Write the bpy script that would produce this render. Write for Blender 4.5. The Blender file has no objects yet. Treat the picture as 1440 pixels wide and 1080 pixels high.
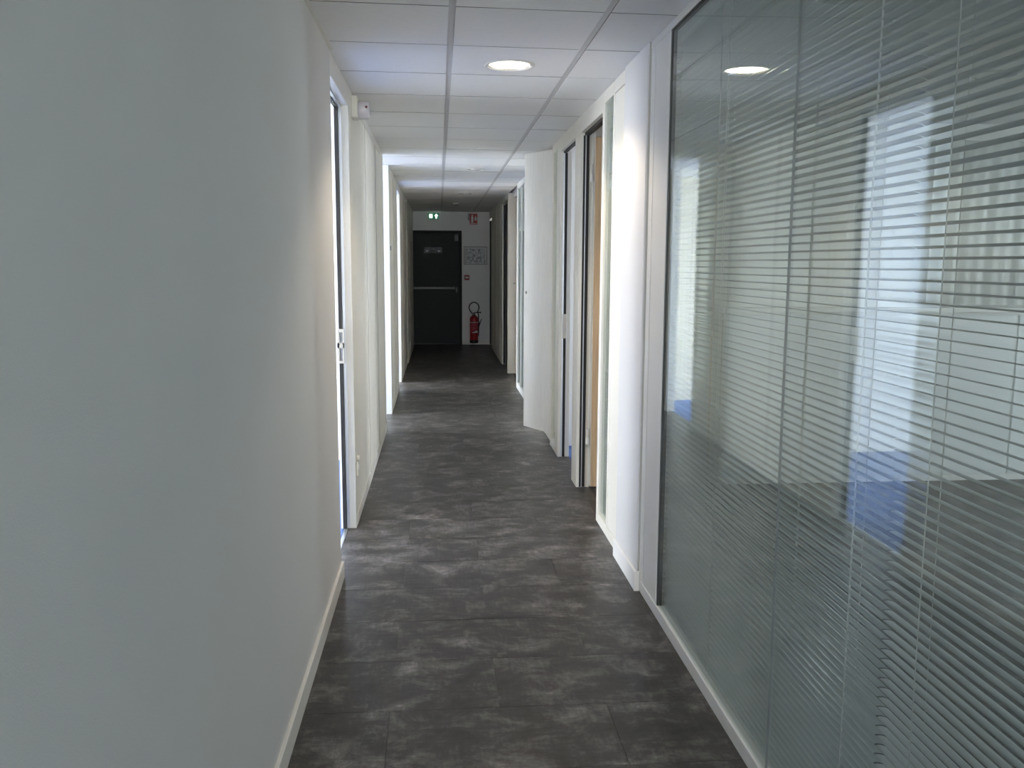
import bpy, bmesh, math, random
from mathutils import Matrix, Vector
random.seed(7)
scene = bpy.context.scene
COL = scene.collection
PI = math.pi

# ------------------------------------------------------------------ camera
H = 1.534
FPX, YAW, PITCH, ROLL = 1238.3, 0.0830, -0.1356, 0.0038
fw = Vector((math.sin(YAW)*math.cos(PITCH), math.cos(YAW)*math.cos(PITCH), math.sin(PITCH)))
rt = Vector((math.cos(YAW), -math.sin(YAW), 0)); up = rt.cross(fw)
r2 = rt*math.cos(ROLL)+up*math.sin(ROLL); u2 = -rt*math.sin(ROLL)+up*math.cos(ROLL)
cd = bpy.data.cameras.new('camera'); cam = bpy.data.objects.new('camera', cd); COL.objects.link(cam)
cd.sensor_width = 36; cd.lens = FPX/1440*36; cd.clip_start = 0.02; cd.clip_end = 200
m = Matrix((r2, u2, -fw)).transposed().to_4x4(); m.translation = (0, 0, H); cam.matrix_world = m
scene.camera = cam

# ------------------------------------------------------------------ daylight
SKY = 25.0
world = bpy.data.worlds.new('overcast_sky'); scene.world = world; world.use_nodes = True
bg = world.node_tree.nodes['Background']
bg.inputs[0].default_value = (0.90, 0.95, 1.0, 1); bg.inputs[1].default_value = SKY
def portal(loc, sx, sy, rot):
    ld = bpy.data.lights.new('window_portal', 'AREA'); ld.shape = 'RECTANGLE'; ld.size = sx; ld.size_y = sy
    ld.cycles.is_portal = True
    o = bpy.data.objects.new('window_portal', ld); COL.objects.link(o); o.location = loc; o.rotation_euler = rot
    return o
L_IN = (0, -PI/2, 0)     # shines towards +X
R_IN = (0, PI/2, 0)      # shines towards -X
XW = -4.4                # outer face of the left-hand rooms
portal((XW, 1.25, 1.36), 2.2, 7.9, L_IN)
portal((XW, 8.37, 1.36), 2.2, 2.5, L_IN)
portal((-3.0, 11.6, 1.36), 2.2, 3.2, L_IN)
portal((6.6, 4.2, 1.62), 1.5, .6, R_IN)
portal((6.6, 6.65, 1.62), 1.5, 1.2, R_IN)
portal((0.22, -4.05, 1.5), 1.1, 1.7, (PI/2, 0, 0))  # serves the added window behind the camera
scene.view_settings.view_transform = 'Standard'; scene.view_settings.look = 'None'
scene.view_settings.gamma = 1.0; scene.view_settings.use_curve_mapping = False
scene.view_settings.exposure = 0.40
cy = scene.cycles
cy.max_bounces = 10; cy.diffuse_bounces = 6; cy.glossy_bounces = 5; cy.transparent_max_bounces = 24
cy.sample_clamp_indirect = 6.0
cy.use_denoising = True
cy.adaptive_threshold = .02

# ------------------------------------------------------------------ materials
MATS = {}
def nt(name):
    mt = bpy.data.materials.new(name); mt.use_nodes = True
    t = mt.node_tree; b = t.nodes['Principled BSDF']
    MATS[name] = mt
    return mt, t, b
def simple(name, col, rough=0.5, metal=0.0, spec=0.5, bump=0.0, bscale=200, var=0.0, vscale=6.0, emit=None, estr=0.0, stretch=(1,1,1)):
    mt, t, b = nt(name)
    b.inputs['Base Color'].default_value = (*col, 1); b.inputs['Roughness'].default_value = rough
    b.inputs['Metallic'].default_value = metal; b.inputs['Specular IOR Level'].default_value = spec
    if emit: b.inputs['Emission Color'].default_value = (*emit, 1); b.inputs['Emission Strength'].default_value = estr
    g = t.nodes.new('ShaderNodeNewGeometry')
    mp = t.nodes.new('ShaderNodeMapping'); mp.inputs['Scale'].default_value = stretch
    t.links.new(g.outputs['Position'], mp.inputs['Vector'])
    if var > 0:
        n = t.nodes.new('ShaderNodeTexNoise'); n.inputs['Scale'].default_value = vscale; n.inputs['Detail'].default_value = 5
        t.links.new(mp.outputs[0], n.inputs['Vector'])
        r = t.nodes.new('ShaderNodeValToRGB')
        r.color_ramp.elements[0].position = .3; r.color_ramp.elements[1].position = .7
        r.color_ramp.elements[0].color = (*[c*(1-var) for c in col], 1); r.color_ramp.elements[1].color = (*[min(1, c*(1+var)) for c in col], 1)
        t.links.new(n.outputs['Fac'], r.inputs[0]); t.links.new(r.outputs[0], b.inputs['Base Color'])
    if bump > 0:
        n = t.nodes.new('ShaderNodeTexNoise'); n.inputs['Scale'].default_value = bscale; n.inputs['Detail'].default_value = 3
        t.links.new(mp.outputs[0], n.inputs['Vector'])
        bp = t.nodes.new('ShaderNodeBump'); bp.inputs['Strength'].default_value = bump; bp.inputs['Distance'].default_value = .002
        t.links.new(n.outputs['Fac'], bp.inputs['Height']); t.links.new(bp.outputs[0], b.inputs['Normal'])
    return mt
PLASTER = simple('plaster_paint', (.70, .70, .69), .75, spec=.2, bump=.25, bscale=350, var=.012, vscale=3)
WHITE = simple('white_paint', (.84, .84, .83), .6, spec=.3, bump=.1, bscale=300)
COLUMN = simple('column_paint', (.70, .70, .71), .6, spec=.3, bump=.1, bscale=300)
SKIRT = simple('skirting_paint', (.80, .78, .73), .45, var=.02)
CREAM = simple('cream_laminate', (.80, .775, .695), .45, spec=.35, var=.015, vscale=2)
FRAME = simple('cream_frame_lacquer', (.76, .74, .68), .38, var=.01)
WFRAME = simple('white_frame_lacquer', (.82, .82, .80), .35, var=.01)
CORE = simple('joint_shadow_grey', (.42, .41, .38), .7, var=.02)
JOINT = simple('joint_profile_grey', (.50, .485, .44), .5, var=.02)
ALU = simple('brushed_aluminium', (.62, .64, .67), .35, metal=.85, var=.05, vscale=40, stretch=(1, 1, .02))
STEEL = simple('strike_steel', (.50, .475, .43), .45, metal=.3, var=.04)
RUBBER = simple('black_rubber', (.010, .009, .009), .6, var=.1)
DARKGAP = simple('dark_seal_grey', (.05, .05, .05), .6, var=.1)
SLAT = simple('slat_lacquer', (.56, .60, .60), .32, var=.02)
CORD = simple('cord_fibre', (.88, .89, .87), .7, var=.05, vscale=300)
TILEM = simple('ceiling_tile_white', (.86, .86, .855), .85, spec=.15, bump=.35, bscale=500, var=.015, vscale=40)
TBAR = simple('grid_bar_grey', (.62, .62, .62), .5, var=.02)
BEECH = simple('beech_veneer', (.66, .47, .29), .5, var=.10, vscale=14, stretch=(6, 6, .35))
PALEWOOD = simple('pale_veneer', (.81, .795, .77), .5, var=.045, vscale=18, stretch=(5, 5, .3))
TANWOOD = simple('tan_veneer', (.68, .58, .47), .5, var=.06, vscale=14, stretch=(6, 6, .35))
CARPET = simple('blue_carpet', (.125, .185, .38), .95, spec=.05, bump=.8, bscale=900, var=.15, vscale=400)
DOORGREY = simple('dark_grey_door_paint', (.048, .053, .052), .6, spec=.15, bump=.08, bscale=250, var=.03)
DOORFRAME = simple('frame_dark_grey_paint', (.033, .037, .036), .6, spec=.15, var=.03)
BARGREY = simple('push_bar_grey', (.42, .43, .43), .4, metal=.2, var=.03)
BLACKP = simple('black_plastic', (.012, .012, .013), .4, var=.1)
REDP = simple('extinguisher_red', (.33, .016, .02), .28, var=.05)
REDSIGN = simple('red_sign_vinyl', (.40, .025, .02), .45, var=.04)
GREENSIGN = simple('green_sign', (.012, .12, .06), .4, emit=(.03, .25, .12), estr=.25)
SIGNLIT = simple('lit_pictogram', (.9, .95, .9), .4, emit=(.88, 1.0, .88), estr=3.0)
SIGNWHITE = simple('sign_white', (.75, .74, .72), .5, var=.02)
SIGNGREY = simple('sign_grey_print', (.30, .31, .32), .5, var=.05)
DEVICE = simple('ivory_plastic', (.78, .75, .67), .4, var=.01)
LILAC = simple('lilac_translucent_plastic', (.66, .63, .66), .25, var=.02)
REDLED = simple('red_led', (.16, .02, .02), .3)
CURTAIN = simple('sheer_curtain_cloth', (.84, .86, .85), .9, spec=.05, bump=.3, bscale=700, var=.02, vscale=60)
BLUEWALL = simple('room_wall_paint', (.80, .82, .84), .7, spec=.2, var=.01)
REFL = simple('lamp_reflector', (.80, .80, .79), .22, metal=.6, var=.02)
LAMPON = simple('lit_diffuser', (.9, .88, .82), .4, emit=(1.0, .90, .74), estr=9.0)
LAMPOFF = simple('unlit_diffuser', (.62, .63, .62), .2, var=.05, vscale=60)
GROUND = simple('outside_ground', (.62, .62, .60), .9, var=.1, vscale=.3)

def glass(name, tint):
    mt = bpy.data.materials.new(name); mt.use_nodes = True; t = mt.node_tree; MATS[name] = mt
    t.nodes.remove(t.nodes['Principled BSDF']); out = t.nodes['Material Output']
    tr = t.nodes.new('ShaderNodeBsdfTransparent'); tr.inputs[0].default_value = (*tint, 1)
    gl = t.nodes.new('ShaderNodeBsdfGlossy'); gl.inputs['Roughness'].default_value = 0.0; gl.inputs[0].default_value = (.96, 1, .98, 1)
    lw = t.nodes.new('ShaderNodeLayerWeight'); lw.inputs['Blend'].default_value = .5
    pw = t.nodes.new('ShaderNodeMath'); pw.operation = 'POWER'; pw.inputs[1].default_value = 5
    ma = t.nodes.new('ShaderNodeMath'); ma.operation = 'MULTIPLY_ADD'; ma.inputs[1].default_value = .955; ma.inputs[2].default_value = .045
    t.links.new(lw.outputs['Facing'], pw.inputs[0]); t.links.new(pw.outputs[0], ma.inputs[0])
    mx = t.nodes.new('ShaderNodeMixShader')
    t.links.new(ma.outputs[0], mx.inputs[0]); t.links.new(tr.outputs[0], mx.inputs[1]); t.links.new(gl.outputs[0], mx.inputs[2])
    t.links.new(mx.outputs[0], out.inputs[0])
    return mt
GLASS = glass('clear_green_glass', (.95, .972, .966))

def vinyl():
    mt, t, b = nt('dark_concrete_vinyl')
    g = t.nodes.new('ShaderNodeNewGeometry'); oi = t.nodes.new('ShaderNodeObjectInfo')
    off = t.nodes.new('ShaderNodeVectorMath'); off.operation = 'MULTIPLY_ADD'
    cmb = t.nodes.new('ShaderNodeCombineXYZ')
    t.links.new(oi.outputs['Random'], cmb.inputs[0]); t.links.new(oi.outputs['Random'], cmb.inputs[1]); t.links.new(oi.outputs['Random'], cmb.inputs[2])
    t.links.new(cmb.outputs[0], off.inputs[0]); off.inputs[1].default_value = (.06, .06, .35)
    mp = t.nodes.new('ShaderNodeMapping'); mp.inputs['Scale'].default_value = (.85, 1.0, 1)
    t.links.new(g.outputs['Position'], mp.inputs['Vector']); t.links.new(mp.outputs[0], off.inputs[2])
    n1 = t.nodes.new('ShaderNodeTexNoise'); n1.inputs['Distortion'].default_value = .4; n1.inputs['Scale'].default_value = 6.0; n1.inputs['Detail'].default_value = 9; n1.inputs['Roughness'].default_value = .74
    t.links.new(off.outputs[0], n1.inputs['Vector'])
    mp2 = t.nodes.new('ShaderNodeMapping'); mp2.inputs['Scale'].default_value = (9, 60, 1)
    t.links.new(off.outputs[0], mp2.inputs['Vector'])
    n2 = t.nodes.new('ShaderNodeTexNoise'); n2.inputs['Scale'].default_value = 1; n2.inputs['Detail'].default_value = 5
    t.links.new(mp2.outputs[0], n2.inputs['Vector'])
    mp3 = t.nodes.new('ShaderNodeMapping'); mp3.inputs['Scale'].default_value = (90, 14, 1)
    t.links.new(off.outputs[0], mp3.inputs['Vector'])
    n3 = t.nodes.new('ShaderNodeTexNoise'); n3.inputs['Scale'].default_value = 1; n3.inputs['Detail'].default_value = 3
    t.links.new(mp3.outputs[0], n3.inputs['Vector'])
    a = t.nodes.new('ShaderNodeMath'); a.operation = 'MULTIPLY_ADD'; a.inputs[1].default_value = .13
    t.links.new(n2.outputs['Fac'], a.inputs[0]); t.links.new(n1.outputs['Fac'], a.inputs[2])
    a2 = t.nodes.new('ShaderNodeMath'); a2.operation = 'MULTIPLY_ADD'; a2.inputs[1].default_value = .13
    t.links.new(n3.outputs['Fac'], a2.inputs[0]); t.links.new(a.outputs[0], a2.inputs[2])
    r = t.nodes.new('ShaderNodeValToRGB'); e = r.color_ramp.elements
    e[0].position = .47; e[0].color = (.017, .015, .0135, 1); e[1].position = .92; e[1].color = (.38, .355, .34, 1)
    e2 = e.new(.62); e2.color = (.042, .038, .0355, 1)
    e3 = e.new(.74); e3.color = (.125, .116, .110, 1)
    t.links.new(a2.outputs[0], r.inputs[0]); t.links.new(r.outputs[0], b.inputs['Base Color'])
    b.inputs['Roughness'].default_value = .42; b.inputs['Specular IOR Level'].default_value = .4
    bp = t.nodes.new('ShaderNodeBump'); bp.inputs['Strength'].default_value = .12; bp.inputs['Distance'].default_value = .002
    t.links.new(a2.outputs[0], bp.inputs['Height']); t.links.new(bp.outputs[0], b.inputs['Normal'])
    return mt
VINYL = vinyl()
def printed(name, paper, ink, scale, thr):
    mt, t, b = nt(name)
    tc = t.nodes.new('ShaderNodeTexCoord'); n = t.nodes.new('ShaderNodeTexNoise')
    n.inputs['Scale'].default_value = scale; n.inputs['Detail'].default_value = 6; n.inputs['Roughness'].default_value = .8
    t.links.new(tc.outputs['Object'], n.inputs['Vector'])
    r = t.nodes.new('ShaderNodeValToRGB'); r.color_ramp.elements[0].position = thr; r.color_ramp.elements[1].position = thr+.1
    r.color_ramp.elements[0].color = (*ink, 1); r.color_ramp.elements[1].color = (*paper, 1)
    t.links.new(n.outputs['Fac'], r.inputs[0]); t.links.new(r.outputs[0], b.inputs['Base Color']); b.inputs['Roughness'].default_value = .5
    return mt
PLANPRINT = printed('plan_print', (.74, .76, .78), (.24, .25, .27), 26, .42)
LABELPRINT = printed('extinguisher_label_print', (.62, .42, .44), (.36, .03, .04), 42, .56)

# ------------------------------------------------------------------ builders
WP = {}
def link(o, parent, wpos):
    COL.objects.link(o); WP[o.name] = Vector(wpos)
    if parent:
        o.parent = parent; o.location = Vector(wpos)-WP[parent.name]
    else: o.location = wpos
    return o
def tag(o, label=None, cat=None, group=None, kind=None):
    if label: o['label'] = label
    if cat: o['category'] = cat
    if group: o['group'] = group
    if kind: o['kind'] = kind
    return o
def root(name, pos, label=None, cat=None, group=None, kind=None):
    o = bpy.data.objects.new(name, None); o.empty_display_size = .05
    link(o, None, pos); return tag(o, label, cat, group, kind)
EDGE = simple('tile_joint_shade', (.30, .295, .285), .9, var=.05)  # shade of the ceiling joints put into a darker side and backing colour
def from_bm(name, bm, mat, parent, wpos, smooth=False):
    bmesh.ops.recalc_face_normals(bm, faces=bm.faces)
    me = bpy.data.meshes.new(name); bm.to_mesh(me); bm.free()
    me.materials.append(mat)
    if smooth:
        for f in me.polygons: f.use_smooth = True
    return link(bpy.data.objects.new(name, me), parent, wpos)
def box(name, x, y, z, mat, parent=None, bev=0.0):
    c = Vector(((x[0]+x[1])/2, (y[0]+y[1])/2, (z[0]+z[1])/2)); s = (x[1]-x[0], y[1]-y[0], z[1]-z[0])
    bm = bmesh.new(); bmesh.ops.create_cube(bm, size=1); bmesh.ops.scale(bm, vec=s, verts=bm.verts)
    if bev > 0: bmesh.ops.bevel(bm, geom=bm.edges, offset=min(bev, min(s)*.4), segments=1, affect='EDGES')
    return from_bm(name, bm, mat, parent, c)
def boxes(name, lst, mat, parent=None):
    """one mesh made of several joined boxes (only for one continuous piece)"""
    bm = bmesh.new(); c = Vector((sum(b[0][0]+b[0][1] for b in lst)/2/len(lst), sum(b[1][0]+b[1][1] for b in lst)/2/len(lst), sum(b[2][0]+b[2][1] for b in lst)/2/len(lst)))
    for x, y, z in lst:
        r = bmesh.ops.create_cube(bm, size=1)
        bmesh.ops.scale(bm, vec=(x[1]-x[0], y[1]-y[0], z[1]-z[0]), verts=r['verts'])
        bmesh.ops.translate(bm, vec=Vector(((x[0]+x[1])/2, (y[0]+y[1])/2, (z[0]+z[1])/2))-c, verts=r['verts'])
    return from_bm(name, bm, mat, parent, c)
def lathe(name, prof, mat, parent, wpos, axis='Z', n=32, smooth=True):
    bm = bmesh.new(); rings = []
    for r, h in prof:
        ring = []
        for k in range(n):
            a = 2*PI*k/n; p = (r*math.cos(a), r*math.sin(a), h)
            if axis == 'X': p = (p[2], p[0], p[1])
            if axis == 'Y': p = (p[0], p[2], p[1])
            ring.append(bm.verts.new(p))
        rings.append(ring)
    for a, b in zip(rings, rings[1:]):
        for k in range(n): bm.faces.new((a[k], a[(k+1) % n], b[(k+1) % n], b[k]))
    if prof[0][0] > 1e-6: bm.faces.new(rings[0])
    if prof[-1][0] > 1e-6: bm.faces.new(rings[-1])
    bmesh.ops.remove_doubles(bm, verts=bm.verts, dist=1e-6)
    return from_bm(name, bm, mat, parent, wpos, smooth)
def ringlathe(name, prof, mat, parent, wpos, n=40):
    bm = bmesh.new(); rings = []
    for r, h in prof: rings.append([bm.verts.new((r*math.cos(2*PI*k/n), r*math.sin(2*PI*k/n), h)) for k in range(n)])
    for a, b in zip(rings, rings[1:]+rings[:1]):
        for k in range(n): bm.faces.new((a[k], a[(k+1) % n], b[(k+1) % n], b[k]))
    return from_bm(name, bm, mat, parent, wpos, True)
def tube(name, pts, rad, mat, parent, wpos, n=8):
    bm = bmesh.new(); rings = []; pts = [Vector(p) for p in pts]; prev = None
    for i, p in enumerate(pts):
        d = (pts[min(i+1, len(pts)-1)]-pts[max(i-1, 0)]).normalized()
        ref = Vector((0, 1, 0)) if abs(d.y) < .9 else Vector((1, 0, 0))
        u = d.cross(ref).normalized(); v = d.cross(u)
        rr = rad[i] if isinstance(rad, (list, tuple)) else rad
        rings.append([bm.verts.new(p+u*rr*math.cos(2*PI*k/n)+v*rr*math.sin(2*PI*k/n)) for k in range(n)])
    for a, b in zip(rings, rings[1:]):
        for k in range(n): bm.faces.new((a[k], a[(k+1) % n], b[(k+1) % n], b[k]))
    bm.faces.new(rings[0]); bm.faces.new(rings[-1])
    return from_bm(name, bm, mat, parent, wpos, True)
def plate(name, pts, y0, th, mat, parent, wpos):
    """polygon in the XZ plane extruded along Y, facing -Y"""
    bm = bmesh.new(); a = [bm.verts.new((p[0], y0, p[1])) for p in pts]; b = [bm.verts.new((p[0], y0+th, p[1])) for p in pts]
    bm.faces.new(a); bm.faces.new(b)
    for k in range(len(pts)): bm.faces.new((a[k], a[(k+1) % len(pts)], b[(k+1) % len(pts)], b[k]))
    return from_bm(name, bm, mat, parent, wpos)
def text(name, s, size, mat, parent, wpos):
    cu = bpy.data.curves.new(name, 'FONT'); cu.body = s; cu.size = size; cu.align_x = 'CENTER'; cu.align_y = 'CENTER'; cu.extrude = .0004
    o = bpy.data.objects.new('tmp_text', cu); COL.objects.link(o)
    me = bpy.data.meshes.new_from_object(o.evaluated_get(bpy.context.evaluated_depsgraph_get()))
    bpy.data.objects.remove(o); me.transform(Matrix.Rotation(PI/2, 4, 'X')); me.name = name
    me.materials.clear(); me.materials.append(mat)
    return link(bpy.data.objects.new(name, me), parent, wpos)
ST = 'structure'
ZC = 2.498; XL = -.49; XR = .94; YE = 16.85; YB = -4.0
XR2 = .962      # far right wall plane

# ------------------------------------------------------------------ floors
fl = box('floor', (-.60, 1.06), (YB, YE+.15), (-.06, -.0035), DARKGAP)
tag(fl, 'dark grey concrete-look vinyl tile floor of the corridor', 'floor', kind=ST)
P_, W_ = .386, .756
k0 = int((YB-2.888)/P_)-1
TM = {}
def vtile(x0, x1, y0, y1):
    key = (round(x1-x0, 4), round(y1-y0, 4))
    c = ((x0+x1)/2, (y0+y1)/2, -.0017)
    if key not in TM:
        bm = bmesh.new(); bmesh.ops.create_cube(bm, size=1); g = .0006
        bmesh.ops.scale(bm, vec=(key[0]-2*g, key[1]-2*g, .0034), verts=bm.verts)
        top = [e for e in bm.edges if all(v.co.z > 0 for v in e.verts)]
        bmesh.ops.bevel(bm, geom=top, offset=.0004, segments=1, affect='EDGES')
        o = from_bm('tile', bm, VINYL, fl, c); TM[key] = o.data
    else: link(bpy.data.objects.new('tile', TM[key]), fl, c)
k = k0
while True:
    y0 = 2.888+P_*k; y1 = y0+P_; k += 1
    if y1 <= YB: continue
    if y0 >= YE: break
    y0 = max(y0, YB); y1 = min(y1, YE)
    off = .2 if (k-1) % 2 == 0 else -.178
    xs = sorted([-.545]+[off+W_*j for j in range(-3, 4) if -.50 < off+W_*j < .96]+[1.03])
    for a, b in zip(xs, xs[1:]): vtile(a, b, y0, y1)
tag(box('floor', (1.06, 6.6), (YB, 5.97), (-.06, 0), VINYL), 'dark vinyl floor of the office behind the blinds', 'floor', kind=ST)
tag(box('floor', (1.03, 6.6), (5.97, 7.36), (-.06, -.001), CARPET), 'blue carpet in the small room right of the corridor', 'floor', kind=ST)
tag(box('floor', (1.06, 3.2), (7.36, YE), (-.06, -.001), VINYL), 'vinyl floor of the far right rooms', 'floor', kind=ST)
tag(box('floor', (XW, -.56), (YB, 6.95), (-.06, -.001), CARPET), 'blue carpet beyond the first left doorway', 'floor', kind=ST)
tag(box('floor', (XW, -.56), (6.95, 9.8), (-.06, -.001), CARPET), 'blue carpet in the open bay left of the corridor', 'floor', kind=ST)
tag(box('floor', (XW, -.56), (9.8, YE), (-.06, -.001), CARPET), 'blue carpet of the far left room', 'floor', kind=ST)
tag(box('ground', (-60, 60), (-60, 60), (-6.2, -6), GROUND), 'grey ground outside the building', 'ground', kind=ST)

# ------------------------------------------------------------------ ceiling
ce = box('ceiling', (-5.7, 6.7), (YB-.1, YE+.15), (ZC+.03, ZC+.14), CORE)
tag(ce, 'suspended white tile ceiling of the corridor', 'ceiling', kind=ST)
A0, S_, Y0_ = .0594, .0424, 3.4968
HB = .0135
DL = [(.353, 4.465, 1), (.345, 9.285, 0), (.364, 12.446, 0), (.42, 3.22, 0)]
cols = [(XL-.01, A0-HB), (A0+HB, A0+.6-HB), (A0+.6+HB, XR+.03)]
for kk in range(-13, 23):
    for ci, (xa, xb) in enumerate(cols):
        ys = lambda x, j: Y0_+.6*j+S_*x
        if Y0_+.6*(kk+1) < YB or Y0_+.6*kk > YE-.02: continue
        g = .0042
        q = [(xa, max(YB, ys(xa, kk)+g)), (xb, max(YB, ys(xb, kk)+g)), (xb, min(YE, ys(xb, kk+1)-g)), (xa, min(YE, ys(xa, kk+1)-g))]
        if q[3][1]-q[0][1] < .03: continue
        cx = sum(p[0] for p in q)/4; cyy = sum(p[1] for p in q)/4
        bm = bmesh.new(); holes = [d for d in DL if xa < d[0] < xb and ys(d[0], kk) < d[1] < ys(d[0], kk+1)]
        dz = random.uniform(-.0008, .0008)
        if not holes:
            vs = [bm.verts.new((p[0]-cx, p[1]-cyy, 0)) for p in q]; vt = [bm.verts.new((p[0]-cx, p[1]-cyy, .015)) for p in q]
            bm.faces.new(vs); bm.faces.new(vt)
            for j in range(4): bm.faces.new((vs[j], vs[(j+1) % 4], vt[(j+1) % 4], vt[j]))
        else:      # tile cut out round for the downlight
            d = holes[0]; N = 32; inn = []; outv = []
            for j in range(N):
                a = 2*PI*j/N; dx, dy = math.cos(a), math.sin(a); inn.append((d[0]+.104*dx, d[1]+.104*dy))
                best = 1e9
                for e in range(4):
                    p0, p1 = q[e], q[(e+1) % 4]; ex, ey = p1[0]-p0[0], p1[1]-p0[1]
                    den = dx*ey-dy*ex
                    if abs(den) < 1e-9: continue
                    tt = ((p0[0]-d[0])*ey-(p0[1]-d[1])*ex)/den; uu = ((p0[0]-d[0])*dy-(p0[1]-d[1])*dx)/den
                    if tt > 0 and -1e-6 <= uu <= 1+1e-6: best = min(best, tt)
                outv.append((d[0]+best*dx, d[1]+best*dy))
            def rings(z): return [bm.verts.new((p[0]-cx, p[1]-cyy, z)) for p in inn], [bm.verts.new((p[0]-cx, p[1]-cyy, z)) for p in outv]
            i0, o0 = rings(0); i1, o1 = rings(.015)
            for j in range(N):
                n = (j+1) % N
                bm.faces.new((i0[j], i0[n], o0[n], o0[j])); bm.faces.new((i1[j], i1[n], o1[n], o1[j]))
                bm.faces.new((i0[j], i0[n], i1[n], i1[j])); bm.faces.new((o0[j], o0[n], o1[n], o1[j]))
            for c4 in q:   # tile corners
                js = sorted(range(N), key=lambda j: (outv[j][0]-c4[0])**2+(outv[j][1]-c4[1])**2)[:2]
                va = bm.verts.new((c4[0]-cx, c4[1]-cyy, 0))
                try: bm.faces.new((o0[js[0]], o0[js[1]], va))
                except ValueError: pass
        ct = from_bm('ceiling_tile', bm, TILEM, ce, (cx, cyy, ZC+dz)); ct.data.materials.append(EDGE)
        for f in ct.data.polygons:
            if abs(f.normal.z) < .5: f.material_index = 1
for xa in (A0, A0+.6):
    box('grid_bar', (xa-HB-.004, xa+HB+.004), (YB, YE), (ZC+.004, ZC+.03), TBAR, ce)
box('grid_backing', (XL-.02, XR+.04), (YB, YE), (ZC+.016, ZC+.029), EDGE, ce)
tag(box('ceiling', (1.03, 6.6), (YB, 7.36), (ZC, ZC+.029), TILEM), 'white ceiling of the right-hand rooms', 'ceiling', kind=ST)
tag(box('ceiling', (1.03, 3.2), (7.36, YE), (ZC, ZC+.029), TILEM), 'white ceiling of the far right rooms', 'ceiling', kind=ST)
tag(box('ceiling', (XW, XL-.012), (YB, YE), (ZC, ZC+.029), TILEM), 'white ceiling of the left-hand rooms', 'ceiling', kind=ST)

# ------------------------------------------------------------------ left side
wl = root('wall_left', (-.54, 0, 0), 'plain grey-white plaster wall filling the left of the picture', 'wall', kind=ST)
box('plaster_wall', (-.60, -.487), (YB, 4.22), (0, ZC), PLASTER, wl)
bl = box('baseboard_left', (-.487, -.472), (YB, 4.225), (0, .085), SKIRT, bev=.003)
tag(bl, 'cream skirting board along the left plaster wall', 'skirting', kind=ST)
tag(box('trim_1', (-.487, -.470), (YB, 4.22), (ZC-.004, ZC+.002), FRAME), 'thin edge angle between left wall and ceiling', 'trim', kind=ST)

def partition(name, label, y0, y1, xf, joints, thick=.085, side=-1, base=.07, top=.05, mat=CREAM):
    """demountable partition: core, proud panels, base rail, head rail. side -1: left of the corridor (front faces +X)"""
    r = root(name, (xf, y0, 0), label, 'wall', kind=ST)
    s = 1 if side < 0 else -1
    def xx(a, b): return (xf-s*b, xf-s*a) if s > 0 else (xf+a, xf+b)
    box('core', xx(.006, thick-.006), (y0+.002, y1-.002), (0, ZC-.001), CORE, r)
    ys = [y0]+list(joints)+[y1]
    for a, b in zip(ys, ys[1:]):
        box('panel', xx(0, .010), (a+.0025, b-.0025), (base, ZC-top), mat, r, .0015)
        box('panel', xx(thick-.010, thick), (a+.0025, b-.0025), (0, ZC-.002), mat, r)
    for jy in joints: box('joint_strip', xx(-.003, .006), (jy-.022, jy+.022), (base, ZC-top), JOINT, r, .001)
    box('base_rail', xx(-.004, .012), (y0, y1), (0, base-.002), FRAME, r, .001)
    box('head_rail', xx(-.002, .012), (y0, y1), (ZC-top+.002, ZC), FRAME, r, .001)
    return r

# first doorway on the left
d1 = root('door_1', (-.535, 4.22, 0), 'doorway frame in the left wall with black seal and steel strike plate', 'door frame', kind=ST)
box('header', (-.58, XL+.002), (4.222, 5.10), (2.39, ZC), FRAME, d1, .002)
box('header_seal', (-.561, -.541), (4.222, 5.035), (2.372, 2.39), RUBBER, d1)
box('header_strip', (-.541, -.526), (4.222, 5.035), (2.378, 2.39), ALU, d1)
box('jamb', (-.575, XL+.002), (5.04, 5.10), (0, 2.39), FRAME, d1, .002)
box('jamb_seal', (-.561, -.541), (5.000, 5.04), (.01, 2.372), RUBBER, d1)
box('jamb_strip', (-.541, -.526), (5.030, 5.04), (.01, 2.378), ALU, d1)
box('jamb_stop', (-.567, -.561), (5.006, 5.04), (.01, 2.39), WFRAME, d1)
sp = boxes('strike_plate', [((-.570, -.531), (4.988, 5.000), (.975, .988)), ((-.570, -.531), (4.988, 5.000), (1.062, 1.090)), ((-.570, -.531), (4.988, 5.000), (1.150, 1.168)),
     ((-.570, -.558), (4.988, 5.000), (.988, 1.150)), ((-.539, -.531), (4.988, 5.000), (.988, 1.150))], STEEL, d1)
box('latch_pocket', (-.558, -.539), (4.996, 5.000), (.988, 1.150), SIGNGREY, sp)
box('threshold_bar', (-.556, -.536), (4.22, 5.04), (0, .006), ALU, d1, .002)

lf = box('door_leaf', (-1.42, -.602), (4.176, 4.216), (.012, 2.37), PALEWOOD, d1, .002)  # unseen leaf added inside the room to shade the jamb and column
box('door_handle', (-1.40, -1.27), (4.236, 4.25), (1.03, 1.048), STEEL, lf, .004)
w2 = partition('wall_left', 'cream panelled partition between the first two left openings', 5.10, 8.10, XL, (6.15, 7.13, 8.02))
w3 = partition('wall_left', 'short cream partition with bright white end face after the open bay', 9.0, 10.67, XL, (9.06, 9.85, 10.62))
box('end_face', (-.575, XL+.002), (8.994, 9.002), (0, ZC), WFRAME, w3)
d2 = root('door_2', (-.53, 10.67, 0), 'white doorway frame in the far left partition', 'door frame', kind=ST)
box('header', (-.575, XL+.003), (10.67, 11.50), (2.40, ZC), WFRAME, d2, .002)
box('jamb', (-.575, XL+.003), (11.455, 11.50), (0, 2.40), WFRAME, d2, .002)
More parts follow.
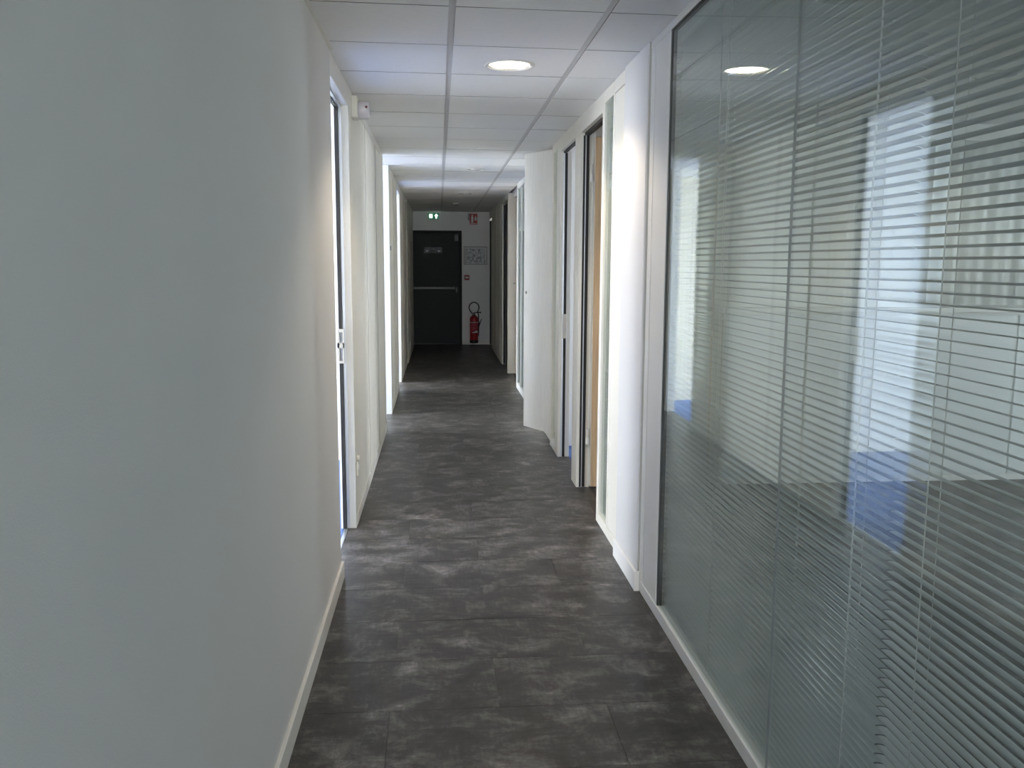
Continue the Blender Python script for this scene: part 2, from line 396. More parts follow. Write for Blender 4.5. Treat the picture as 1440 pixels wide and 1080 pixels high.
box('jamb', (-.575, XL+.003), (10.67, 10.70), (0, 2.40), WFRAME, d2, .002)
w4 = partition('wall_left', 'far left cream partition beyond the last doorway', 11.50, 13.65, XL, (12.55,))
w5 = partition('wall_left', 'dim cream partition ending at the dark fire door', 13.65, YE, -.475, (14.7, 15.75), thick=.10)

def shell(name, label, x, y, mat=BLUEWALL, th=.08):
    o = box(name, x, y, (0, ZC), mat); return tag(o, label, 'wall', kind=ST)
shell('wall_left', 'white cross wall at the end of the first left room', (XW, -.58), (6.9, 6.98))
tag(box('baseboard_left', (-1.62, -.58), (6.885, 6.9), (0, .07), WHITE), 'white skirting in the first left room', 'skirting', kind=ST)
shell('wall_left', 'cross wall at the end of the open bay', (XW, -.58), (9.75, 9.83), CREAM)
shell('wall_left', 'cross wall at the end of the far left room', (XW, -.58), (13.5, 13.58))
shell('wall_left', 'cross wall behind the camera on the left', (XW, -.58), (YB-.1, YB))
def window_wall(name, label, x, y0, y1, ya, yb, za=.86, zb=2.38):
    r = root(name, (x, (y0+y1)/2, 0), label, 'wall', kind=ST)
    box('sill_wall', (x-.06, x+.06), (y0, y1), (-.06, za), BLUEWALL, r)
    box('lintel', (x-.06, x+.06), (y0, y1), (zb, ZC+.14), BLUEWALL, r)
    edges = [y0]+[v for w in zip(ya, yb) for v in w]+[y1]
    for a, b in zip(edges[::2], edges[1::2]):
        if b-a > .01: box('pier', (x-.06, x+.06), (a, b), (za, zb), BLUEWALL, r)
    for a, b in zip(ya, yb):
        n = max(1, round((b-a)/1.6))
        for j in range(n+1):
            yy = a+(b-a)*j/n; box('mullion', (x-.03, x+.03), (yy-.025, yy+.025), (za, zb), WFRAME, r)
window_wall('window_1', 'outer window wall of the first left room', XW, YB, 6.98, [-2.7], [5.2], .26, 2.46)
window_wall('window_2', 'outer window wall of the open bay', XW, 6.98, 9.83, [7.12], [9.62], .26, 2.46)
window_wall('window_3', 'outer window wall of the far left room', -3.0, 9.83, 13.58, [10.0], [13.2], .26, 2.46)
window_wall('window_4', 'outer window wall of the right-hand rooms', 6.6, YB, 7.36, [3.9, 6.05], [4.5, 7.25])

# ------------------------------------------------------------------ right side: glazed partition
g1 = root('window_5', (XR, 1.2, 0), 'large double glazed office partition with white frame on the right', 'glass partition', kind=ST)
YG = 3.63
box('head_rail', (XR-.004, 1.03), (YB, YG+.33), (2.468, ZC), WFRAME, g1, .002)
box('sill_rail', (XR-.004, 1.03), (YB, YG+.33), (0, .055), WFRAME, g1, .002)
box('post', (XR-.002, 1.03), (YG+.004, YG+.245), (.055, 2.468), WFRAME, g1, .002)
box('post_groove', (XR+.006, 1.03), (YG+.245, YG+.253), (.055, 2.468), CORE, g1)
box('post_strip', (XR-.002, 1.03), (YG+.253, YG+.325), (.055, 2.468), WFRAME, g1, .002)
box('edge_seal', (XR+.001, XR+.022), (YG-.010, YG+.004), (.055, 2.468), DARKGAP, g1)
box('top_seal', (XR+.001, XR+.022), (YB, YG-.010), (2.460, 2.468), DARKGAP, g1)
XF0, XF1, XB0, XB1 = .9445, .9525, 1.004, 1.012
jf = [YG-.010, 2.343, 1.05, -.24, -1.6, -3.0, YB]
for a, b in zip(jf, jf[1:]):
    box('pane', (XF0, XF1), (b+.0008, a-.0008), (.055, 2.460), GLASS, g1)
    box('pane', (XB0, XB1), (b+.0008, a-.0008), (.055, 2.460), GLASS, g1)
for a in jf[1:-1]:
    box('pane_joint', (XF0+.001, XF1), (a-.0007, a+.0007), (.055, 2.460), SIGNGREY, g1)
    box('pane_joint', (XB0+.001, XB1), (a-.0007, a+.0007), (.055, 2.460), SIGNWHITE, g1)

# venetian blinds inside the glazing
def slat_mesh(L, w=.025, crown=.0022, th=.00035, n=5):
    bm = bmesh.new(); up_, dn = [], []
    for s in (-L/2, L/2):
        u, d = [], []
        for i in range(n):
            t = i/(n-1)*2-1; x = t*w/2; z = crown*(1-t*t)
            u.append(bm.verts.new((x, s, z+th/2))); d.append(bm.verts.new((x, s, z-th/2)))
        up_.append(u); dn.append(d)
    for i in range(n-1):
        bm.faces.new((up_[0][i], up_[0][i+1], up_[1][i+1], up_[1][i])); bm.faces.new((dn[0][i], dn[0][i+1], dn[1][i+1], dn[1][i]))
    for i in (0, n-1): bm.faces.new((up_[0][i], up_[1][i], dn[1][i], dn[0][i]))
    for s in (0, 1): bm.faces.new(up_[s]+dn[s][::-1])
    bmesh.ops.recalc_face_normals(bm, faces=bm.faces)
    me = bpy.data.meshes.new('slat'); bm.to_mesh(me); bm.free(); me.materials.append(SLAT)
    for f in me.polygons: f.use_smooth = True
    return me
def blind(y0, y1, xc, ladders, label, wand=None, zt=2.45, tilt=10):
    r = root('venetian_blind', (xc, (y0+y1)/2, .07), label, 'blind', 'blinds between the glass panes')
    box('headrail', (xc-.014, xc+.014), (y0+.005, y1-.005), (zt-.026, zt+.006), SLAT, r, .002)
    me = slat_mesh(y1-y0-.004)
    z = .085
    while z < zt-.035:
        o = bpy.data.objects.new('slat', me); link(o, r, (xc, (y0+y1)/2, z)); o.rotation_euler = (0, math.radians(tilt+random.uniform(-.6, .6)), 0)
        z += .0225
    box('bottom_rail', (xc-.012, xc+.012), (y0+.004, y1-.004), (.062, .074), SLAT, r, .002)
    for yl in ladders:
        for dx in (-.0135, .0135):
            tube('ladder_cord', [(0, 0, -1.19), (0, 0, 1.17)], .0011, CORD, r, (xc+dx, yl, 1.26), 5)
        tube('lift_cord', [(0, 0, -1.19), (0, 0, 1.17)], .0013, CORD, r, (xc, yl+.022, 1.26), 5)
    if wand is not None:
        w_ = tube('tilt_wand', [(0, 0, 1.1), (0, 0, 0)], .0022, LAMPOFF, r, (xc-.018, wand, 1.30), 6)
        lathe('wand_knob', [(0, -.012), (.004, -.010), (.004, .008), (0, .012)], SIGNWHITE, w_, (xc-.018, wand, 1.295), n=10)
    return r
blind(1.775, 3.70, .978, (3.58, 2.97, 1.93), 'venetian blind with wand, between white post and slat gap', wand=3.03)
blind(-.20, 1.772, .978, (1.63, .80, -.05), 'near venetian blind at the right picture edge')

# column with its own skirting, narrow pane, doors
tag(box('wall_right', (.924, 1.25), (3.962, 4.45), (0, ZC), COLUMN, bev=.003), 'white plastered column standing proud of the right partition', 'column', kind=ST)
bs = box('baseboard_right', (.911, .924), (3.945, 4.455), (0, .095), WHITE, bev=.003)
tag(bs, 'white skirting at the foot of the right column', 'skirting', kind=ST)
box('end_cap', (.9105, .935), (3.939, 3.946), (0, .096), SKIRT, bs)
tag(box('trim_2', (.930, .94), (3.953, 3.961), (0, ZC), CORE), 'thin grey shadow gap beside the right column', 'trim', kind=ST)

rp = root('wall_right', (XR, 4.6, 0), 'narrow cream panel between the column and the slim window', 'wall', kind=ST)
box('panel', (XR, 1.03), (4.45, 4.765), (.06, 2.43), FRAME, rp, .002)
box('base_rail', (XR-.003, 1.03), (4.456, 4.765), (0, .058), FRAME, rp, .001)
box('head_rail', (XR-.003, 1.03), (4.45, 4.765), (2.432, ZC), FRAME, rp, .001)
g2 = root('window_6', (XR, 4.93, 0), 'slim floor to ceiling glazed strip with blind beside the column', 'window', kind=ST)
box('stile', (XR-.003, 1.03), (4.767, 4.80), (0, ZC), FRAME, g2, .002)
box('stile', (XR-.003, 1.03), (5.055, 5.11), (0, ZC), FRAME, g2, .002)
box('rail', (XR-.003, 1.03), (4.80, 5.055), (0, .06), FRAME, g2, .002)
box('rail', (XR-.003, 1.03), (4.80, 5.055), (2.43, ZC), FRAME, g2, .002)
box('pane', (.953, .960), (4.80, 5.055), (.06, 2.43), GLASS, g2)
box('pane', (1.008, 1.015), (4.80, 5.055), (.06, 2.43), GLASS, g2)
blind(4.81, 5.045, .984, (4.84, 5.01), 'short venetian blind inside the slim glazed strip', zt=2.40)

d3 = root('door_3', (XR, 5.5, 0), 'open beech office door with black frame seal right of corridor', 'door', kind=ST)
box('header', (XR-.002, 1.03), (5.11, 6.12), (2.39, ZC), FRAME, d3, .002)
box('header_seal', (.966, 1.0), (5.11, 5.895), (2.372, 2.39), RUBBER, d3)
box('jamb', (XR-.002, 1.030), (5.90, 6.12), (0, 2.39), FRAME, d3, .002)
box('jamb_seal', (.958, .996), (5.890, 5.90), (.005, 2.372), RUBBER, d3)
box('jamb_strip', (.970, .976), (5.887, 5.890), (.005, 2.372), ALU, d3)
lf = box('door_leaf', (1.032, 1.86), (5.862, 5.90), (.012, 2.36), BEECH, d3, .002)
box('leaf_edge', (1.0305, 1.032), (5.863, 5.899), (.012, 2.36), FRAME, lf)
for zz in (2.13, .36):
    h_ = box('hinge', (.999, 1.016), (5.876, 5.90), (zz-.055, zz+.055), FRAME, d3, .002)
    box('hinge_knuckle', (1.005, 1.021), (5.868, 5.882), (zz-.056, zz-.006), WFRAME, h_, .003)
d4 = root('door_4', (XR, 6.5, 0), 'doorway with steel strike plate to the blue carpeted room', 'door frame', kind=ST)
box('header', (XR-.002, 1.03), (6.12, 6.99), (2.39, ZC), FRAME, d4, .002)
box('header_seal', (.962, .985), (6.12, 6.865), (2.376, 2.39), RUBBER, d4)
box('jamb', (XR-.002, 1.03), (6.87, 7.0), (0, 2.39), FRAME, d4, .002)
box('jamb_strip', (.961, .974), (6.862, 6.87), (.005, 2.376), ALU, d4)
box('jamb_seal', (.974, .994), (6.858, 6.87), (.005, 2.376), RUBBER, d4)
box('strike_plate', (.966, 1.000), (6.848, 6.858), (.955, 1.145), STEEL, d4, .002)
g3 = root('window_7', (XR, 7.15, 0), 'slim glazed strip between the doorway and the open cupboard', 'window', kind=ST)
box('stile', (XR, 1.03), (7.0, 7.06), (0, ZC), FRAME, g3, .002)
box('stile', (XR, 1.03), (7.30, 7.37), (0, ZC), FRAME, g3, .002)
box('rail', (XR, 1.03), (7.06, 7.30), (0, .065), WFRAME, g3, .002)
box('rail', (XR, 1.03), (7.06, 7.30), (2.43, ZC), FRAME, g3, .002)
box('pane', (.955, .962), (7.06, 7.30), (.065, 2.43), GLASS, g3)
box('back_panel', (1.015, 1.03), (7.06, 7.30), (.065, 2.43), CREAM, g3)
# service cupboard with its leaf ajar
cb = root('door_5', (XR2, 7.42, 0), 'pale wood cupboard door standing ajar into the corridor with small key lock', 'cupboard door', kind=ST)
hx, hy, fx, fy = .950, 7.405, .752, 7.785
L_ = math.hypot(fx-hx, fy-hy); ang = math.atan2(fy-hy, fx-hx)
bm = bmesh.new(); bmesh.ops.create_cube(bm, size=1); bmesh.ops.scale(bm, vec=(L_, .022, 2.385), verts=bm.verts)
bmesh.ops.translate(bm, vec=(L_/2, -.011, 0), verts=bm.verts); bmesh.ops.bevel(bm, geom=bm.edges, offset=.0015, segments=1, affect='EDGES')
lf = from_bm('door_leaf', bm, PALEWOOD, cb, (hx, hy, .088+2.385/2)); lf.rotation_euler = (0, 0, ang)
lk = lathe('key_lock', [(0, 0), (.012, 0), (.013, .004), (.010, .007), (0, .008)], STEEL, None, (0, 0, 0), axis='Y', n=16)
lk.parent = lf; lk.location = (L_-.035, .001, 1.285-(.088+2.385/2)); 
box('plinth', (XR2, XR2+.06), (7.37, 7.86), (0, .085), FRAME, cb)
box('cupboard_back', (1.28, 1.30), (7.37, 7.86), (0, ZC), CREAM, cb)
box('cupboard_side', (XR2, 1.30), (7.86, 7.90), (0, ZC), FRAME, cb)
box('cupboard_side', (XR2+.07, 1.30), (7.345, 7.37), (0, ZC), FRAME, cb)
# far right
w6 = partition('wall_right', 'cream partition hidden behind the open cupboard door', 7.90, 9.95, XR2, (8.9,), side=1)
g4 = root('window_8', (XR2, 10.4, 0), 'glazed strip in white frame just past the open cupboard door', 'window', kind=ST)
box('stile', (XR2, XR2+.08), (9.95, 10.02), (0, ZC), WFRAME, g4, .002)
box('stile', (XR2, XR2+.08), (10.84, 10.92), (0, ZC), WFRAME, g4, .002)
box('stile', (XR2, XR2+.08), (10.40, 10.44), (.07, 2.43), WFRAME, g4, .002)
box('rail', (XR2-.002, XR2+.08), (10.02, 10.84), (0, .07), WFRAME, g4, .002)
box('rail', (XR2-.002, XR2+.08), (10.02, 10.84), (2.43, ZC), WFRAME, g4, .002)
box('pane', (XR2+.012, XR2+.02), (10.02, 10.40), (.07, 2.43), GLASS, g4)
box('pane', (XR2+.012, XR2+.02), (10.44, 10.84), (.07, 2.43), GLASS, g4)
d6 = root('door_6', (1.07, 11.6, 0), 'recessed tan wood door with small lever handle on the far right', 'door', kind=ST)
lf = box('door_leaf', (1.065, 1.105), (10.95, 12.29), (.01, 2.43), TANWOOD, d6, .002)
box('header', (1.04, 1.12), (10.92, 12.3), (2.435, ZC), FRAME, d6)
hn = box('door_handle', (1.03, 1.045), (12.08, 12.20), (1.255, 1.275), STEEL, lf, .004)
w7 = root('wall_right', (XR2, 12.4, 0), 'cream wall end beside the recessed tan door', 'wall', kind=ST)
box('panel', (XR2, 1.30), (12.30, 12.42), (0, ZC-.03), CREAM, w7, .003)
box('head_rail', (XR2, 1.30), (12.30, 12.42), (ZC-.03, ZC), FRAME, w7)
d7 = root('door_7', (XR2, 12.9, 0), 'narrow doorway on the far right, its dark interior a black sheet', 'door frame', kind=ST)
box('header', (XR2, 1.05), (12.42, 13.60), (2.42, ZC), FRAME, d7, .002)
box('jamb', (XR2, 1.05), (13.45, 13.60), (0, 2.42), FRAME, d7, .002)
box('door_leaf', (XR2+.055, XR2+.09), (12.42, 13.45), (.006, 2.415), DARKGAP, d7)  # near-black sheet standing in for the unlit room beyond the doorway
box('jamb_seal', (XR2+.02, XR2+.05), (13.435, 13.45), (.006, 2.41), RUBBER, d7)
w8 = partition('wall_right', 'dim cream partition near the fire door on the right', 13.60, 16.05, XR2, (14.15, 15.1), side=1)
d8 = root('door_8', (XR2, 16.4, 0), 'closed side door with black gap next to the end wall', 'door', kind=ST)
box('door_leaf', (XR2+.03, XR2+.07), (16.09, 16.80), (.006, 2.34), CREAM, d8)
box('jamb', (XR2, XR2+.08), (16.05, 16.09), (0, ZC), FRAME, d8)
box('jamb_seal', (XR2+.004, XR2+.03), (16.75, 16.80), (.006, 2.33), RUBBER, d8)
box('jamb', (XR2-.002, XR2+.08), (16.80, YE), (0, 2.36), WFRAME, d8)
box('header', (XR2, XR2+.08), (16.05, YE), (2.36, ZC), FRAME, d8)

# right-hand rooms
shell('wall_right', 'pale back wall of the office behind the blinds', (1.046, 6.6), (5.95, 6.0), WHITE)
shell('wall_right', 'pale wall at the end of the blue carpeted room', (1.035, 6.6), (7.30, 7.345), WHITE)
shell('wall_right', 'wall of the far right rooms', (3.2, 3.28), (7.36, YE), WHITE)
shell('wall_right', 'cross wall behind the camera on the right', (1.03, 6.6), (YB-.1, YB), WHITE)
ob = box('wall_panel', (1.95, 6.3), (5.91, 5.95), (0, 1.21), WHITE); tag(ob, 'pale waist-high panelling under the office curtain', 'panelling', kind=ST)
bpY = 5.905
for xa, xb in ((1.97, 3.02), (3.03, 4.07), (4.085, 5.13), (5.14, 6.28)):
    box('panel', (xa, xb), (bpY-.004, 5.91), (.05, 1.19), BLUEWALL, ob, .002)
box('ledge', (1.94, 6.3), (5.86, 5.95), (1.21, 1.243), WHITE, ob, .003)
bm = bmesh.new(); N = 240; f_, b_ = [], []
for i in range(N+1):
    x = 3.38+2.6*i/N; yy = 5.90+.006*math.sin(i*2*PI/9)+.006*math.sin(i*.37)
    f_.append((bm.verts.new((x-4.6, yy-5.9, -.56)), bm.verts.new((x-4.6, yy-5.9, .56))))
    b_.append((bm.verts.new((x-4.6, yy-5.897, -.56)), bm.verts.new((x-4.6, yy-5.897, .56))))
for i in range(N):
    bm.faces.new((f_[i][0], f_[i+1][0], f_[i+1][1], f_[i][1])); bm.faces.new((b_[i][0], b_[i+1][0], b_[i+1][1], b_[i][1]))
    bm.faces.new((f_[i][1], f_[i+1][1], b_[i+1][1], b_[i][1])); bm.faces.new((f_[i][0], f_[i+1][0], b_[i+1][0], b_[i][0]))
cu = root('curtain', (4.6, 5.9, 1.245), 'pleated pale curtain on the office back wall behind the blinds', 'curtain')
from_bm('curtain_cloth', bm, CURTAIN, cu, (4.6, 5.9, 1.82), True)
box('curtain_rail', (3.33, 6.05), (5.885, 5.915), (2.38, 2.405), WFRAME, cu)

# ------------------------------------------------------------------ back end (behind the camera)
bk = root('wall_back', (.2, YB, 0), 'unseen corridor end behind the camera with a window added for light', 'wall', kind=ST)  # window opening added to brighten the left wall and ceiling
box('sill_wall', (-.6, 1.06), (YB-.1, YB), (-.06, .65), WHITE, bk); box('lintel', (-.6, 1.06), (YB-.1, YB), (2.35, ZC+.14), WHITE, bk)
box('pier', (-.6, -.33), (YB-.1, YB), (.65, 2.35), WHITE, bk); box('pier', (.77, 1.06), (YB-.1, YB), (.65, 2.35), WHITE, bk)

# ------------------------------------------------------------------ end wall and fire door
wf = root('wall_end', (.24, YE, 0), 'grey-white end wall around the dark fire door', 'wall', kind=ST)
box('plaster', (.44, 1.06), (YE, YE+.12), (0, ZC+.03), WHITE, wf)
box('plaster', (-.60, .44), (YE, YE+.12), (2.15, ZC+.03), WHITE, wf)
tag(box('baseboard_end', (.44, XR2), (YE-.014, YE), (0, .075), SKIRT, bev=.003), 'pale skirting under the fire extinguisher', 'skirting', kind=ST)
box('leak_blocker', (-.60, 1.06), (YE+.12, YE+.2), (-.06, ZC+.14), PLASTER, wf)  # unseen slab added to stop daylight leaking round the fire door
fd = root('door_9', (-.02, YE, 0), 'dark grey fire door with push bar closing the corridor', 'door', kind=ST)
box('frame_head', (-.485, .44), (YE-.012, YE+.11), (2.10, 2.15), DOORFRAME, fd, .003)
box('frame_jamb', (.395, .44), (YE-.012, YE+.11), (0, 2.10), DOORFRAME, fd, .003)
box('frame_jamb', (-.60, -.475), (YE-.012, YE+.11), (0, 2.10), DOORFRAME, fd, .003)
lf = box('door_leaf', (-.474, .393), (YE+.012, YE+.07), (.01, 2.095), DOORGREY, fd, .002)
pb = lathe('push_bar', [(.022, -.40), (.022, .37)], BARGREY, lf, (-.07, YE-.052, 1.075), axis='X', n=20)
box('bar_housing', (.315, .365), (YE-.075, YE+.012), (.985, 1.105), BLACKP, pb, .008)
lathe('bar_collar', [(.028, 0), (.030, .02), (.028, .035)], ALU, pb, (.28, YE-.052, 1.075), axis='X', n=20)
box('closer_box', (.30, .385), (YE-.03, YE+.012), (1.95, 2.08), BLACKP, lf, .004)
sg = root('door_sign', (-.10, YE+.010, 1.735), 'small black and white notice plate on the dark fire door', 'sign')
box('plate', (-.262, .062), (YE+.007, YE+.012), (1.735, 1.835), SIGNGREY, sg)
box('black_field', (-.258, -.165), (YE+.005, YE+.007), (1.740, 1.830), BLACKP, sg); box('black_field', (-.035, .058), (YE+.005, YE+.007), (1.740, 1.830), BLACKP, sg)
box('black_field', (-.163, -.037), (YE+.0055, YE+.007), (1.740, 1.830), DARKGAP, sg)
text('lettering', 'PORTE\nCOUPE-FEU', .026, SIGNWHITE, sg, (-.10, YE+.0045, 1.800))
text('lettering', 'MAINTENIR FERMEE', .0125, SIGNWHITE, sg, (-.10, YE+.0045, 1.755))
for cx in (-.211, .011):
    plate('arrow_mark', [(-.028, .0), (-.004, -.022), (-.004, -.008), (.028, -.008), (.028, .008), (-.004, .008), (-.004, .022)], 0, .001, SIGNWHITE, sg, (cx, YE+.0038, 1.768))

ex = root('exit_sign', (-.09, YE-.02, 2.36), 'lit green exit sign with white pictograms above the fire door', 'exit sign')
box('housing', (-.190, .014), (YE-.03, YE), (2.360, 2.468), GREENSIGN, ex, .004)
xs = box('pictogram_field', (-.184, .008), (YE-.0315, YE-.030), (2.366, 2.462), GREENSIGN, ex)
plate('doorway_pictogram', [(-.028, -.034), (.026, -.034), (.026, .034), (-.028, .034)], 0, .002, SIGNLIT, ex, (-.135, YE-.0335, 2.416))
plate('runner_pictogram', [(-.018, -.026), (-.006, -.008), (-.016, .004), (-.022, -.002), (-.026, .002), (-.012, .018), (.002, .012), (.014, .004), (.010, -.001), (.002, .003), (.004, -.010), (.012, -.022), (.005, -.026), (-.003, -.014), (-.010, -.028)], 0, .001, GREENSIGN, ex, (-.131, YE-.0346, 2.416))
lathe('runner_head', [(0, 0), (.006, 0), (.006, .001), (0, .001)], GREENSIGN, ex, (-.122, YE-.0346, 2.440), axis='Y', n=12)
plate('arrow_pictogram', [(0, .042), (.034, .002), (.014, .002), (.014, -.040), (-.014, -.040), (-.014, .002), (-.034, .002)], 0, .002, SIGNLIT, ex, (-.036, YE-.0335, 2.414))

rs = root('extinguisher_sign', (.655, YE-.05, 2.26), 'red fire extinguisher sign hanging at the end wall ceiling line', 'sign')
box('plate', (.587, .733), (YE-.060, YE-.054), (2.262, 2.462), REDSIGN, rs, .001)
box('bracket', (.555, .600), (YE-.054, YE), (2.34, 2.47), SIGNGREY, rs, .002)
plate('extinguisher_pictogram', [(-.020, -.075), (.020, -.075), (.020, .030), (.012, .042), (.006, .048), (.006, .058), (.024, .062), (.024, .070), (-.012, .068), (-.012, .048), (-.020, .030)], 0, .001, SIGNWHITE, rs, (.637, YE-.0615, 2.372))
plate('flame_pictogram', [(-.018, -.05), (.018, -.05), (.024, -.01), (.012, .012), (.008, .045), (-.008, .018), (-.022, -.008)], 0, .001, SIGNWHITE, rs, (.698, YE-.0615, 2.385))
box('caption_bar', (.600, .720), (YE-.0615, YE-.0602), (2.272, 2.284), SIGNWHITE, rs)

ep = root('evacuation_plan', (.698, YE-.01, 1.52), 'framed evacuation plan on the wall beside the fire door', 'framed plan')
box('back_board', (.478, .918), (YE-.012, YE), (1.52, 1.852), SIGNWHITE, ep)
box('plan_sheet', (.520, .885), (YE-.014, YE-.012), (1.538, 1.82), PLANPRINT, ep)
boxes('frame', [((.476, .920), (YE-.018, YE), (1.516, 1.528)), ((.476, .920), (YE-.018, YE), (1.842, 1.856)), ((.476, .486), (YE-.018, YE), (1.528, 1.842)), ((.910, .920), (YE-.018, YE), (1.528, 1.842))], SIGNGREY, ep)
box('margin_line', (.498, .508), (YE-.0145, YE-.012), (1.535, 1.83), SIGNGREY, ep)
for (x0, x1, z0, z1) in ((.63, .68, 1.78, 1.805), (.745, .79, 1.765, 1.80), (.66, .69, 1.66, 1.70), (.53, .60, 1.645, 1.66), (.73, .79, 1.635, 1.66), (.64, .66, 1.60, 1.64), (.68, .74, 1.57, 1.585)):
    box('plan_block', (x0, x1), (YE-.0155, YE-.014), (z0, z1), SIGNGREY, ep)
mc = root('call_point', (.534, YE-.02, 1.22), 'small red manual fire call point beside the fire door', 'call point')
box('housing', (.488, .580), (YE-.045, YE), (1.225, 1.320), REDSIGN, mc, .006)
box('press_plate', (.504, .564), (YE-.048, YE-.045), (1.255, 1.295), SIGNGREY, mc, .001)
box('print_bar', (.508, .528), (YE-.0495, YE-.048), (1.265, 1.288), SIGNWHITE, mc); box('print_bar', (.538, .560), (YE-.0495, YE-.048), (1.265, 1.288), SIGNWHITE, mc)

# fire extinguisher
exx, exy = .663, YE-.10
fe = root('fire_extinguisher', (exx, exy, .04), 'red fire extinguisher with black hose hung on end wall', 'fire extinguisher')
body = lathe('cylinder', [(0, .0), (.078, 0), (.080, .01), (.080, .40), (.076, .43), (.062, .455), (.040, .470), (.026, .476), (0, .478)], REDP, fe, (exx, exy, .085))
lathe('foot_ring', [(0, 0), (.078, 0), (.083, .012), (.083, .055), (.080, .058), (0, .058)], BLACKP, fe, (exx, exy, .036))
lab = lathe('label_print', [(.0795, 0), (.0806, .001), (.0806, .165), (.0795, .166)], LABELPRINT, body, (exx, exy, .245))
lathe('label_band', [(.0797, 0), (.0812, .001), (.0812, .012), (.0797, .013)], SIGNWHITE, body, (exx, exy, .425))
plate('label_mark', [(-.05, 0), (.05, 0), (.055, .03), (.03, .05), (.0, .022), (-.05, .016)], 0, .002, SIGNWHITE, body, (exx+.012, exy-.0835, .235))
vl = lathe('valve', [(0, 0), (.030, 0), (.030, .022), (.020, .03), (.020, .05), (0, .052)], BLACKP, fe, (exx, exy, .556))
lv = tube('lever', [(-.02, 0, .0), (.04, -.005, .018), (.10, -.01, .022), (.135, -.012, .018)], [.010, .009, .010, .014], BLACKP, fe, (exx, exy, .598))
lathe('gauge', [(0, 0), (.012, 0), (.012, .008), (0, .009)], SIGNWHITE, vl, (exx, exy-.032, .585), axis='Y', n=14)
hp = []
for i in range(25):
    a = math.radians(222-264*i/24); hp.append((.002+.093*math.cos(a), 0, .118+.100*math.sin(a)))
hp = [(-.030, 0, .0)]+hp+[(.086, 0, -.03), (.088, 0, -.12), (.090, 0, -.22), (.088, 0, -.33), (.082, 0, -.42)]
tube('hose', hp, .0105, BLACKP, fe, (exx, exy, .592), 10)
tube('nozzle', [(.080, -.01, 0), (.100, -.015, .06), (.128, -.02, .13), (.145, -.02, .165)], [.014, .013, .008, .008], BLACKP, fe, (exx, exy, .33), 10)
box('wall_bracket', (exx-.03, exx+.03), (exy+.078, YE), (.40, .52), BLACKP, fe)

# ------------------------------------------------------------------ ceiling lights
def downlight(x, y, on, label):
    r = root('ceiling_light', (x, y, ZC), label, 'ceiling light', 'recessed round downlights')
    ringlathe('trim_ring', [(.124, -.001), (.124, -.004), (.118, -.007), (.106, -.006), (.103, .0), (.108, .0)], WFRAME, r, (x, y, ZC))
    ringlathe('reflector', [(.1045, -.004), (.100, .016), (.098, .016), (.1025, -.004)], REFL, r, (x, y, ZC))
    lathe('diffuser', [(0, .006), (.099, .010), (.099, .016), (0, .016)], LAMPON if on else LAMPOFF, r, (x, y, ZC), n=40)
    if not on:
        lathe('lamp_tube', [(0, 0), (.011, 0), (.011, .07), (0, .07)], SIGNWHITE, r, (x-.01, y, ZC+.002), axis='X', n=12)
    else:
        ld = bpy.data.lights.new('lamp', 'SPOT'); ld.energy = 40; ld.color = (1.0, .82, .60); ld.spot_size = math.radians(134); ld.spot_blend = .35; ld.shadow_soft_size = .08
        o = bpy.data.objects.new('lamp', ld); link(o, r, (x, y, ZC-.012))
    return r
downlight(.353, 4.465, 1, 'lit round ceiling downlight near the white column')
downlight(.345, 9.285, 0, 'unlit ceiling downlight over the bright band of the open bay')
downlight(.364, 12.446, 0, 'farthest unlit ceiling downlight toward the fire door')
downlight(.42, 3.22, 0, 'unlit ceiling downlight just above the picture edge')
downlight(2.83, 4.44, 0, 'unlit ceiling downlight in the office behind the blinds')
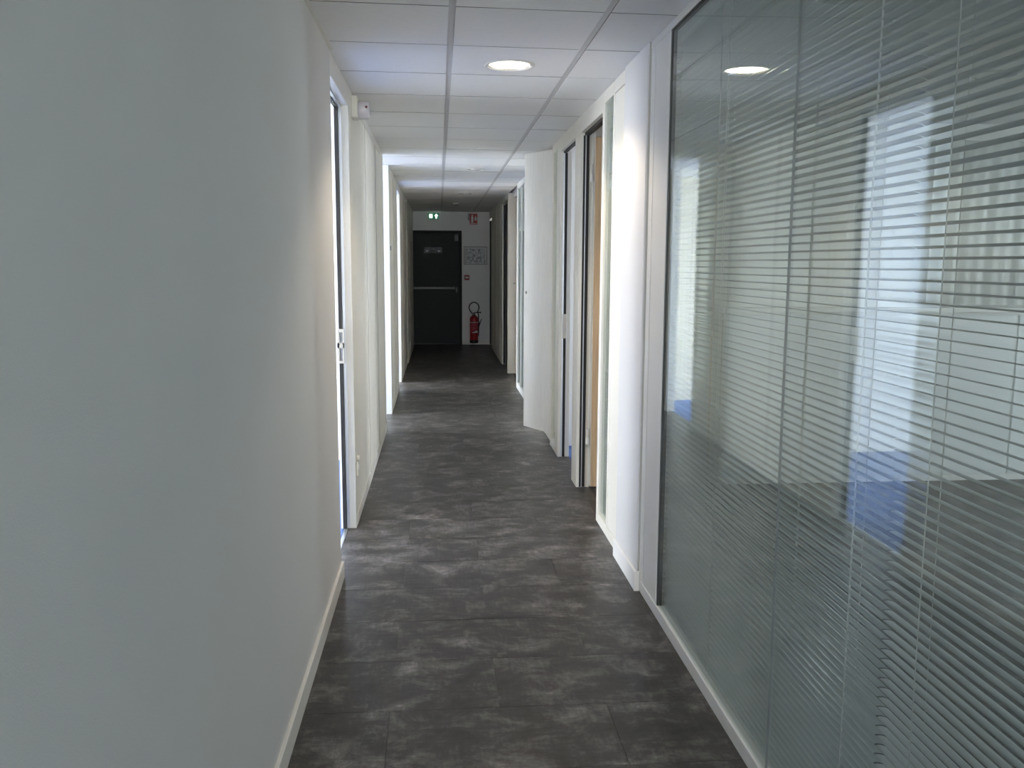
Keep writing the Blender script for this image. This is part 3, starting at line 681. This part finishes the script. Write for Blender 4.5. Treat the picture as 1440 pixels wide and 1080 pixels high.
sd = root('smoke_detector', (.285, 14.45, ZC), 'small round smoke detector on the ceiling before the exit sign', 'smoke detector')
lathe('base', [(0, 0), (.05, 0), (.05, -.015), (0, -.015)], DEVICE, sd, (.285, 14.45, ZC), n=24)
lathe('sensor_head', [(.04, -.015), (.036, -.035), (.02, -.042), (0, -.043)], SIGNGREY, sd, (.285, 14.45, ZC), n=24)

# ------------------------------------------------------------------ small devices
si = root('alarm_sounder', (XL, 5.30, 2.362), 'ivory alarm sounder with lilac lens and red light above left panel', 'alarm')
box('back_box', (XL, -.456), (5.255, 5.375), (2.362, 2.484), DEVICE, si, .004)
lathe('lens', [(0, 0), (.050, 0), (.052, .006), (.050, .058), (.044, .066), (0, .067)], LILAC, si, (-.456, 5.315, 2.412), axis='X', n=28)
box('red_light', (-.412, -.400), (5.260, 5.266), (2.415, 2.428), REDLED, si)
rd = root('badge_reader', (-.487, 9.14, 1.55), 'small switch plate with dark top on the partition after the bay', 'switch')
box('back_plate', (XL, -.483), (9.10, 9.17), (1.555, 1.665), DEVICE, rd, .002)
box('dark_head', (XL, -.479), (9.105, 9.165), (1.665, 1.71), SIGNGREY, rd, .002)
box('rocker', (-.483, -.480), (9.118, 9.152), (1.575, 1.645), WFRAME, rd, .001)
so = root('wall_socket', (XL, 5.16, .28), 'cream wall socket low on the first left panel', 'socket')
box('back_plate', (XL, -.480), (5.125, 5.205), (.29, .38), DEVICE, so, .003)
lathe('socket_well', [(.026, 0), (.026, .003), (.021, .003), (.020, .0015), (0, .0015)], SIGNWHITE, so, (-.480, 5.165, .335), axis='X', n=20)
box('cover_lip', (XL, -.472), (5.135, 5.195), (.385, .405), DEVICE, so, .003)
s2 = root('wall_socket', (-.475, 14.5, .16), 'cream wall socket on the dim partition near the fire door', 'socket')
box('back_plate', (-.475, -.465), (14.45, 14.60), (.15, .27), DEVICE, s2, .003)
lathe('socket_well', [(.026, 0), (.026, .003), (.021, .003), (.020, .0015), (0, .0015)], SIGNWHITE, s2, (-.465, 14.525, .21), axis='X', n=20)
